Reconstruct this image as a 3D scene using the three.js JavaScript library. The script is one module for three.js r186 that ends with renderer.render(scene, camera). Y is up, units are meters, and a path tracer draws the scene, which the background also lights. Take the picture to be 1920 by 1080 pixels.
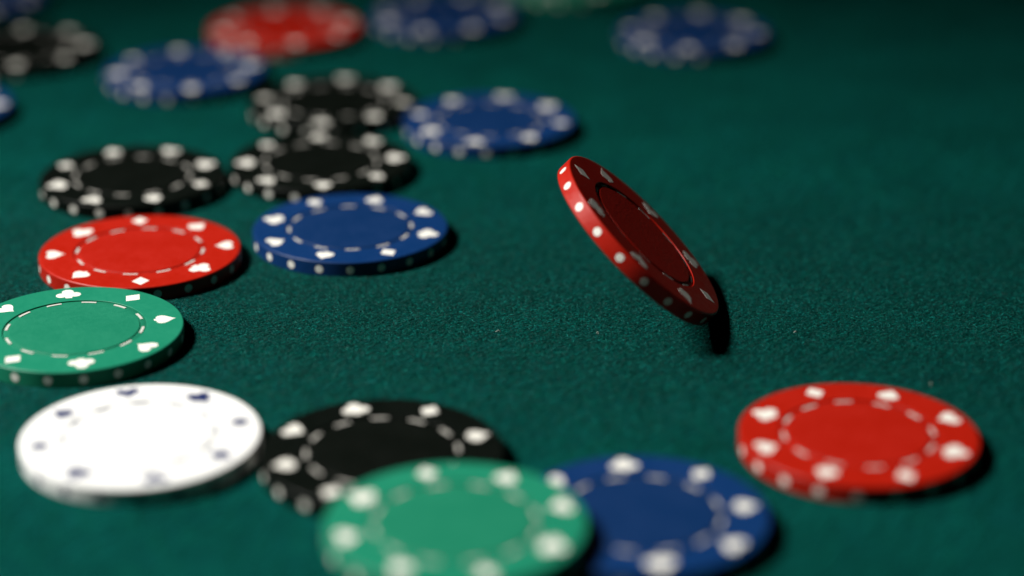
import * as THREE from 'three';
import { mergeGeometries } from 'three/addons/utils/BufferGeometryUtils.js';

// ------------------------------------------------------------------ camera, light, exposure
const MM = 0.001;
const scene = new THREE.Scene();
const camera = new THREE.PerspectiveCamera(14.0957, 16 / 9, 0.02, 20);
camera.position.set(0, 168.73 * MM, 0);
camera.rotation.set(-THREE.MathUtils.degToRad(22.335), 0, 0);
camera.focus = 0.4285;
camera.userData.fStop = 4.9;
camera.updateProjectionMatrix();
scene.add(camera);

const renderer = new THREE.WebGLRenderer({ antialias: true });
renderer.toneMapping = THREE.LinearToneMapping;
renderer.toneMappingExposure = 1.0;
renderer.shadowMap.enabled = true;
renderer.setSize(1024, 576);

scene.background = new THREE.Color().setRGB(0.0012, 0.0015, 0.0015);      // the dark room round the table

const LAMP = new THREE.Vector3(-622, 711, -394).multiplyScalar(MM);    // where the lamp's bulb hangs
const AIM = new THREE.Vector3(-52, 0, -345).multiplyScalar(MM);        // the spot on the felt it points at
const key = new THREE.SpotLight(new THREE.Color().setRGB(1.0, 0.97, 0.92), 6.6, 0, THREE.MathUtils.degToRad(20.8), 1.0, 2);
key.position.copy(LAMP);
key.target.position.copy(AIM);
key.castShadow = true;
key.shadow.radius = 4.0;
key.shadow.mapSize.set(2048, 2048);
key.shadow.camera.near = 0.1;
key.shadow.camera.far = 3;
scene.add(key, key.target);

// ------------------------------------------------------------------ helpers
let seed = 20240607;
function rnd() { seed = (seed * 1664525 + 1013904223) >>> 0; return seed / 4294967296; }
const used = {};
function numbered(n) { const k = used[n] = (used[n] ?? -1) + 1; return k ? `${n}_${String(k).padStart(3, '0')}` : n; }
function part(name, geometry, material, parent) {
  const m = new THREE.Mesh(geometry, material);
  m.name = name; m.castShadow = m.receiveShadow = true;
  parent.add(m);
  return m;
}
function wrapNoise(size, cells, rows = cells) {             // periodic value noise, one octave
  const g = new Float32Array(cells * rows).map(() => rnd()), out = new Float32Array(size * size);
  const s = t => t * t * (3 - 2 * t);
  for (let y = 0; y < size; y++) {
    const fy = y / size * rows, y0 = Math.floor(fy), ty = s(fy - y0), y1 = (y0 + 1) % rows;
    for (let x = 0; x < size; x++) {
      const fx = x / size * cells, x0 = Math.floor(fx), tx = s(fx - x0), x1 = (x0 + 1) % cells;
      const a = g[y0 * cells + x0], b = g[y0 * cells + x1], c = g[y1 * cells + x0], d = g[y1 * cells + x1];
      out[y * size + x] = (a + (b - a) * tx) * (1 - ty) + (c + (d - c) * tx) * ty;
    }
  }
  return out;
}
function texture(size, fill, srgb) {
  const data = new Uint8Array(size * size * 4);
  for (let i = 0; i < size * size; i++) {
    const c = fill(i);
    for (let k = 0; k < 3; k++) data[i * 4 + k] = Math.max(0, Math.min(255, Math.round((c.length ? c[k] : c) * 255)));
    data[i * 4 + 3] = 255;
  }
  const t = new THREE.DataTexture(data, size, size, THREE.RGBAFormat);
  t.wrapS = t.wrapT = THREE.RepeatWrapping;
  t.magFilter = THREE.LinearFilter; t.minFilter = THREE.LinearMipmapLinearFilter; t.generateMipmaps = true;
  if (srgb) t.colorSpace = THREE.SRGBColorSpace;
  t.needsUpdate = true;
  return t;
}
const toS = c => c <= 0.0031308 ? c * 12.92 : 1.055 * c ** (1 / 2.4) - 0.055;

// ------------------------------------------------------------------ the felt table top
const FS = 2048, FELT = 0.26;                              // one tile of felt is 26 cm
const nap = new Float32Array(FS * FS);                     // height of the matted fibres
for (let k = 0; k < 520000; k++) {
  let x = rnd() * FS, y = rnd() * FS, a = rnd() * Math.PI * 2;
  const n = 3 + Math.floor(rnd() * 7), h = 0.25 + rnd() * 0.75, bend = (rnd() - 0.5) * 0.5;
  for (let j = 0; j < n; j++) {
    const i = ((Math.floor(y) + FS) % FS) * FS + (Math.floor(x) + FS) % FS;
    nap[i] = Math.max(nap[i] * 0.72, h * Math.sin((j + 0.5) / n * Math.PI));
    x += Math.cos(a); y += Math.sin(a); a += bend;
  }
}
const pill = wrapNoise(FS, 420), clump = wrapNoise(FS, 190), broad = wrapNoise(FS, 24), fine = wrapNoise(FS, 900);
const streak = wrapNoise(FS, 400, 190), twill = new Float32Array(FS * FS);   // faint slanting ribs in the cloth
for (let y = 0; y < FS; y++) for (let x = 0; x < FS; x++) twill[y * FS + x] = streak[y * FS + (x + y) % FS];
const feltBump = texture(FS, i => 0.3 * nap[i] + 0.16 * pill[i] + 0.46 * twill[i] + 0.08 * clump[i]);
const feltMap = texture(FS, i => {
  const v = 0.80 + 0.26 * (nap[i] - 0.45) + 0.2 * (pill[i] - 0.5) + 0.36 * (twill[i] - 0.5) + 0.2 * (broad[i] - 0.5) + 0.14 * (fine[i] - 0.5);
  const w = 0.1 * (clump[i] - 0.5);
  return [toS(0.0018 * v), toS(0.069 * v * (1 + w)), toS(0.0565 * v * (1 - w))];
}, true);
const felt = new THREE.MeshPhysicalMaterial({
  map: feltMap, bumpMap: feltBump, bumpScale: 0.0015, roughness: 0.95, specularIntensity: 0.02,
});
{
  const g = new THREE.BoxGeometry(1.5, 0.006, 1.3, 1, 1, 1);
  const p = g.attributes.position, uv = g.attributes.uv;
  for (let i = 0; i < p.count; i++) uv.setXY(i, p.getX(i) / FELT, p.getZ(i) / FELT);
  const t = part('tabletop', g, felt, scene);
  t.position.set(0, -0.003, -0.45);
  t.userData = { kind: 'structure', label: 'dark green felt top of the card table' };
  // loose fibres that stand out of the matted felt
  const f = new THREE.CylinderGeometry(1, 1, 1, 3, 3, true), q = f.attributes.position;
  for (let i = 0; i < q.count; i++) {
    const u = q.getY(i) * 2, w = 0.03 * (1 - 0.55 * u * u);
    q.setXYZ(i, u * 0.34 * MM, (0.15 * (1 - u * u) + q.getX(i) * w) * MM, (0.05 * u * u + q.getZ(i) * w) * MM);
  }
  f.computeVertexNormals();
  const N = 300000, fibres = new THREE.InstancedMesh(f, new THREE.MeshPhysicalMaterial({ color: 0xffffff, roughness: 0.4, specularIntensity: 0.2 }), N);
  const m = new THREE.Matrix4(), e = new THREE.Euler(), qt = new THREE.Quaternion(), c = new THREE.Color();
  for (let k = 0; k < N; k++) {
    const z = -335 - 140 * (rnd() + rnd()) / 2, x = (rnd() * 2 - 1) * (-z * 0.25 + 8), s = 0.6 + 0.8 * rnd();
    e.set((rnd() - 0.5) * 0.9, rnd() * Math.PI * 2, (rnd() - 0.5) * 0.5, 'YXZ');
    m.compose(new THREE.Vector3(x * MM, (0.003 - 0.03 * rnd() * MM), (z + 450) * MM), qt.setFromEuler(e), new THREE.Vector3(s, s, s));
    fibres.setMatrixAt(k, m);
    const v = 0.40 + 2.0 * rnd() ** 7;
    fibres.setColorAt(k, c.setRGB(0.002 * v, 0.090 * v, 0.076 * v * (0.9 + 0.2 * rnd())));
  }
  fibres.name = 'felt_nap'; fibres.userData.kind = 'stuff'; fibres.castShadow = fibres.receiveShadow = true;
  t.add(fibres);
}

// ------------------------------------------------------------------ poker chips: shapes (millimetres)
const R = 19.5, T = 3.2, GR = 12.8, GD = 11.6, DEEP = 0.26;
const V = (x, y) => new THREE.Vector2(x * MM, y * MM);
function arc(cx, cy, r, a0, a1, n) {
  const o = [];
  for (let k = 0; k <= n; k++) { const a = (a0 + (a1 - a0) * k / n) * Math.PI / 180; o.push(V(cx + r * Math.cos(a), cy + r * Math.sin(a))); }
  return o;
}
const B = 0.34;                                             // rounding of the rim
const bodyShape = new THREE.LatheGeometry([
  V(0, 0.35), V(GR - 0.1, 0.35), V(GR, 0.28), ...arc(GR + 0.1, 0.1, 0.1, 180, 270, 3),
  ...arc(R - B, B, B, -90, 0, 7), ...arc(R - B, T - B, B, 0, 90, 7),
  ...arc(GR + 0.1, T - 0.1, 0.1, 90, 180, 3), V(GR, T - 0.65), V(GR - 0.1, T - 0.7), V(0, T - 0.7),
], 144);
const discShape = new THREE.LatheGeometry([                // the centre disc and the floor of the groove round it
  V(GR - 0.004, T - 0.72), V(GR - 0.004, T - DEEP), V(GD + 0.06, T - DEEP), V(GD, T - DEEP + 0.05),
  ...arc(GD - 0.1, T - 0.18, 0.1, 0, 90, 4), V(GD - 3, T - 0.085), V(0, T - 0.09),
], 120);
{                                                          // planar uv for the disc and the body, in metres
  for (const g of [bodyShape, discShape]) {
    const p = g.attributes.position, uv = g.attributes.uv;
    for (let i = 0; i < p.count; i++) uv.setXY(i, (p.getX(i) + p.getY(i) * 0.7) / 0.04, (p.getZ(i) + p.getY(i) * 0.4) / 0.04);
  }
}
function unionStar(polygons, n) {                          // outline of overlapping shapes that are star-shaped about 0,0
  const out = [];
  for (let k = 0; k < n; k++) {
    const a = k / n * Math.PI * 2, dx = Math.cos(a), dy = Math.sin(a);
    let best = 0;
    for (const q of polygons) for (let i = 0; i < q.length; i++) {
      const [ax, ay] = q[i], [bx, by] = q[(i + 1) % q.length], ex = bx - ax, ey = by - ay;
      const den = dx * ey - dy * ex;
      if (Math.abs(den) < 1e-9) continue;
      const t = (ax * ey - ay * ex) / den, u = (ax * dy - ay * dx) / den;
      if (u >= -1e-6 && u <= 1 + 1e-6 && t > best) best = t;
    }
    out.push([best * dx, best * dy]);
  }
  return out;
}
const circle = (cx, cy, r) => [...Array(24)].map((_, k) => [cx + r * Math.cos(k * Math.PI / 12), cy + r * Math.sin(k * Math.PI / 12)]);
const heartLine = (s) => [...Array(40)].map((_, k) => {
  const t = k / 40 * Math.PI * 2;
  return [s * (13 * Math.cos(t) - 5 * Math.cos(2 * t) - 2 * Math.cos(3 * t) - Math.cos(4 * t) + 2.2), s * 16.5 * Math.sin(t) ** 3];
});
const stem = [[-2.1, -0.75], [-2.1, 0.75], [-1.2, 0.28], [0, 0.24], [0, -0.24], [-1.2, -0.28]];
const SUITS = {                                            // +x points to the rim
  club: unionStar([circle(0.95, 0, 1.08), circle(-0.55, 1.25, 1.06), circle(-0.55, -1.25, 1.06), circle(0, 0, 0.7), stem], 44),
  diamond: [[1.95, 0], [0, 1.62], [-1.95, 0], [0, -1.62]],
  spade: unionStar([heartLine(0.125).map(([x, y]) => [-x + 0.1, y * 0.86]), [[-2.05, -0.42], [-2.05, 0.42], [-0.9, 0.26], [0, 0.3], [0, -0.3], [-0.9, -0.26]]], 40),
  heart: unionStar([heartLine(0.125)], 36),
};
const SR = 16.25;                                          // ring on which the suit marks sit
function suitGeometry(points) {
  const s = new THREE.Shape(points.map(([x, y]) => V(x, y)));
  const g = new THREE.ExtrudeGeometry(s, { depth: 0.05 * MM, bevelEnabled: false });
  g.rotateX(-Math.PI / 2); g.translate(SR * MM, (T - 0.035) * MM, 0);   // shape's y becomes -z
  return g;
}
const suitShapes = Object.fromEntries(Object.entries(SUITS).map(([k, p]) => [k, suitGeometry(p)]));
const dashShape = (() => {
  const s = new THREE.Shape(), h = 6.5 * Math.PI / 180;
  s.absarc(0, 0, 12.45 * MM, -h, h, false); s.absarc(0, 0, 11.98 * MM, h, -h, true);
  const g = new THREE.ExtrudeGeometry(s, { depth: 0.12 * MM, bevelEnabled: false, curveSegments: 4 });
  g.rotateX(-Math.PI / 2); g.translate(0, (T - DEEP - 0.02) * MM, 0);
  return g;
})();
const dotShape = (() => {                                  // a round spot that follows the curve of the rim
  const g = new THREE.CircleGeometry(0.8, 20), p = g.attributes.position;
  for (let i = 0; i < p.count; i++) {
    const a = p.getX(i) / R, y = p.getY(i) + T / 2;
    p.setXYZ(i, (R + 0.012) * Math.cos(a) * MM, y * MM, -(R + 0.012) * Math.sin(a) * MM);
  }
  g.computeVertexNormals();
  const n = g.attributes.normal; for (let i = 0; i < p.count; i++) { const a = Math.atan2(p.getZ(i), p.getX(i)); n.setXYZ(i, Math.cos(a), 0, Math.sin(a)); }
  return g;
})();

// ------------------------------------------------------------------ poker chips: materials
const MS = 512, m1 = wrapNoise(MS, 200), m2 = wrapNoise(MS, 60), m3 = wrapNoise(MS, 9);
const rub = new Float32Array(MS * MS);                     // fine handling scratches
for (let k = 0; k < 260; k++) {
  let x = rnd() * MS, y = rnd() * MS; const a = rnd() * Math.PI * 2, n = 10 + rnd() * rnd() * 110, h = 0.25 + 0.75 * rnd() * rnd(), b = (rnd() - 0.5) * 0.01;
  let c = a;
  for (let j = 0; j < n; j++) {
    rub[((Math.floor(y) % MS + MS) % MS) * MS + (Math.floor(x) % MS + MS) % MS] = h;
    x += Math.cos(c); y += Math.sin(c); c += b;
  }
}
const plasticRough = texture(MS, i => 0.50 + 0.14 * (m2[i] - 0.5) + 0.12 * (m3[i] - 0.5) + 0.1 * rub[i]);
const plasticBump = texture(MS, i => 0.5 + 0.25 * (m1[i] - 0.5) - 0.45 * rub[i]);
const plasticTone = texture(MS, i => Math.min(1, 0.925 + 0.11 * rub[i] + 0.05 * (m2[i] - 0.5) + 0.05 * (m3[i] - 0.5) + 0.05 * (m1[i] - 0.5)));
const grainBump = texture(MS, i => 0.5 + 0.8 * (m1[i] - 0.5) + 0.2 * (m2[i] - 0.5) - 0.3 * rub[i]);
function plastic(r, g, b, disc) {
  return new THREE.MeshPhysicalMaterial({
    color: new THREE.Color().setRGB(r, g, b), map: plasticTone, roughnessMap: plasticRough, roughness: disc ? 1.0 : 0.84,
    bumpMap: disc ? grainBump : plasticBump, bumpScale: disc ? 0.00003 : 0.000012, specularIntensity: (disc ? 0.35 : 0.5) * (r + g + b < 0.05 ? 0.45 : 1),
  });
}
const COLOURS = {
  red: { body: [0.355, 0.009, 0.0025], disc: [0.335, 0.008, 0.0022] },
  green: { body: [0.0095, 0.188, 0.106], disc: [0.0085, 0.165, 0.091] },
  blue: { body: [0.0025, 0.027, 0.110], disc: [0.002, 0.022, 0.088] },
  black: { body: [0.0022, 0.0036, 0.0026], disc: [0.002, 0.0032, 0.0022] },
  white: { body: [0.76, 0.765, 0.75], disc: [0.74, 0.745, 0.73] },
};
const creamMark = new THREE.MeshPhysicalMaterial({ color: new THREE.Color().setRGB(0.70, 0.69, 0.63), roughness: 0.5 });
const dashPaint = new THREE.MeshPhysicalMaterial({ color: new THREE.Color().setRGB(0.50, 0.49, 0.45), roughness: 0.5 });
const navyMark = new THREE.MeshPhysicalMaterial({ color: new THREE.Color().setRGB(0.006, 0.016, 0.085), roughness: 0.5 });
const greyMark = new THREE.MeshPhysicalMaterial({ color: new THREE.Color().setRGB(0.10, 0.115, 0.17), roughness: 0.5 });

// ------------------------------------------------------------------ poker chips: one of each colour, then copies
function makeChip(colour) {
  const c = COLOURS[colour], root = new THREE.Group();
  const mark = colour === 'white' ? navyMark : creamMark, dashMark = colour === 'white' ? greyMark : dashPaint;
  part('body', bodyShape, plastic(...c.body, false), root);
  const disc = part('center_disc', discShape, plastic(...c.disc, true), root);
  for (let k = 0; k < 12; k++) part('dash_mark', dashShape, dashMark, disc).rotation.y = k * Math.PI / 6;
  ['club', 'diamond', 'spade', 'heart', 'club', 'diamond', 'spade', 'heart'].forEach((s, k) => {
    part(s + '_mark', suitShapes[s], mark, root).rotation.y = -k * Math.PI / 4;
  });
  for (let k = 0; k < 20; k++) part('edge_dot', dotShape, mark, root).rotation.y = k * Math.PI / 10;
  return root;
}
const first = {};
const GROUP = 'poker chips on the green felt';
function chip(colour, [x, y, z], turn, discTurn, label) {
  const o = first[colour] ? first[colour].clone() : (first[colour] = makeChip(colour));
  o.name = numbered('poker_chip');
  o.position.set(x * MM, y * MM, z * MM);
  o.rotation.set(0, turn * Math.PI / 180, 0);
  o.children[1].rotation.y = discTurn * Math.PI / 180;
  o.userData = { label, category: 'poker chip', group: GROUP };
  scene.add(o);
  return o;
}
const L = -0.18;                                           // they have sunk a little into the nap
chip('red', [56.38, L, -341.48], 154, 0, 'red poker chip lying alone flat at the right of the felt');
chip('green', [-78.63, L, -384.65], 104, 13.5, 'sharp green poker chip between the red and white chips at the left');
chip('white', [-60.29, L, -341.0], 61, 8, 'white poker chip with dark blue marks, the only white one');
chip('red', [-72.5, L, -422.9], 143.7, 6, 'red poker chip behind the green chip at the left');
chip('blue', [-32.33, L, -435.67], 165.5, 20, 'blue poker chip beside the left red chip, with its marks still readable');
chip('black', [-20.79, L, -335.14], 109, 16, 'black poker chip in front, partly under the front green chip');
chip('green', [-8.35, T - 0.17, -305.0], 152, 12, 'front green poker chip lying across a black and a blue chip');
chip('blue', [19.63, L, -313.87], 97, 9, 'front blue poker chip with the green chip lying on its edge');
chip('black', [-80.58, L, -466.7], 24, 4, 'black poker chip directly behind the left red chip');
chip('black', [-41.31, L, -475.98], 6, 18, 'black poker chip directly behind the readable blue chip');
chip('black', [-41.57, L, -518.52], 39.5, 10, 'farther of two black chips in line, touching the blurred blue chip');
chip('blue', [-5.03, L, -504.76], 34, 25, 'blurred blue poker chip to the right of the two black chips');
chip('blue', [-79.44, L, -543.03], 13, 2, 'blurred blue poker chip in front of the far red chip');
chip('red', [-58.58, L, -581.03], 15, 22, 'strongly blurred red poker chip at the far edge of the scatter');
chip('blue', [-17.8, L, -593.0], 28, 5, 'blurred blue poker chip right beside the far red chip');
chip('blue', [46.6, L, -576.83], 36, 11, 'blurred blue poker chip standing apart at the far right');
chip('black', [-123.26, L, -562.5], 8, 7, 'blurred black poker chip at the far left');
chip('blue', [-135.3, L, -514.8], 3, 19, 'blue poker chip cut by the left edge of the picture, only its rim in view');
chip('blue', [-144.9, L, -609.1], 31, 0, 'blue poker chip in the top left corner behind the black chip');
chip('green', [17.0, L, -627.0], 22.5, 14, 'far green poker chip cut by the top edge of the picture');

{                                                          // the chip that spins on its edge
  const o = chip('red', [0, 0, 0], 0, 20, 'tilted red poker chip balancing on its edge above its own shadow');
  const n = new THREE.Vector3(0.693, 0.7165, 0.013).normalize();
  o.quaternion.setFromUnitVectors(new THREE.Vector3(0, 1, 0), n)
    .multiply(new THREE.Quaternion().setFromAxisAngle(new THREE.Vector3(0, 1, 0), 216.3 * Math.PI / 180));
  o.position.set(24.34 * MM, 15.9 * MM, -397.9 * MM).addScaledVector(n, -T * MM);
}

// ------------------------------------------------------------------ the lamp that lights the table, above and left of the picture
{
  const lamp = new THREE.Group();
  lamp.name = 'spot_lamp'; lamp.position.copy(LAMP); lamp.lookAt(AIM);           // +z looks down the beam
  lamp.userData = { label: 'round studio lamp with a black shade above the left of the table', category: 'lamp' };
  scene.add(lamp);
  const shade = new THREE.LatheGeometry([[0.001, -0.16], [0.05, -0.155], [0.085, -0.12], [0.125, 0.03], [0.128, 0.03], [0.088, -0.122], [0.052, -0.158], [0.001, -0.163]].map(p => new THREE.Vector2(...p)), 48);
  shade.rotateX(Math.PI / 2);
  part('lamp_shade', shade, new THREE.MeshStandardMaterial({ color: 0x0c0c0c, roughness: 0.6, side: THREE.DoubleSide }), lamp);
  part('bulb', new THREE.SphereGeometry(0.08, 32, 20), new THREE.MeshStandardMaterial({ color: 0xffffff, emissive: 0xfff4e2, emissiveIntensity: 1.2 }), lamp).castShadow = false;
}

// ------------------------------------------------------------------ lint on the felt
{
  const bits = [[-2.6, -389.5, 0.9], [51.5, -389.2, 0.75], [72.5, -366.5, 0.7], [15.5, -388.5, 0.45]].map(([x, z, l], k) => {
    const a = k * 2.4, up = 0.25 + 0.35 * rnd();
    const c = new THREE.CatmullRomCurve3([
      new THREE.Vector3(x - Math.cos(a) * l / 2, 0.05, z - Math.sin(a) * l / 2), new THREE.Vector3(x - 0.1, up * 0.8, z + 0.1),
      new THREE.Vector3(x + 0.15, up, z - 0.05), new THREE.Vector3(x + Math.cos(a) * l / 2, up * 0.3, z + Math.sin(a) * l / 2),
    ].map(v => v.multiplyScalar(MM)));
    return new THREE.TubeGeometry(c, 10, 0.045 * MM, 4, false);
  });
  const lint = part('lint', mergeGeometries(bits), new THREE.MeshPhysicalMaterial({ color: new THREE.Color().setRGB(0.5, 0.5, 0.44), roughness: 0.6 }), scene);
  lint.userData = { kind: 'stuff', label: 'tiny pale flecks of lint on the felt', category: 'lint' };
}

renderer.render(scene, camera);
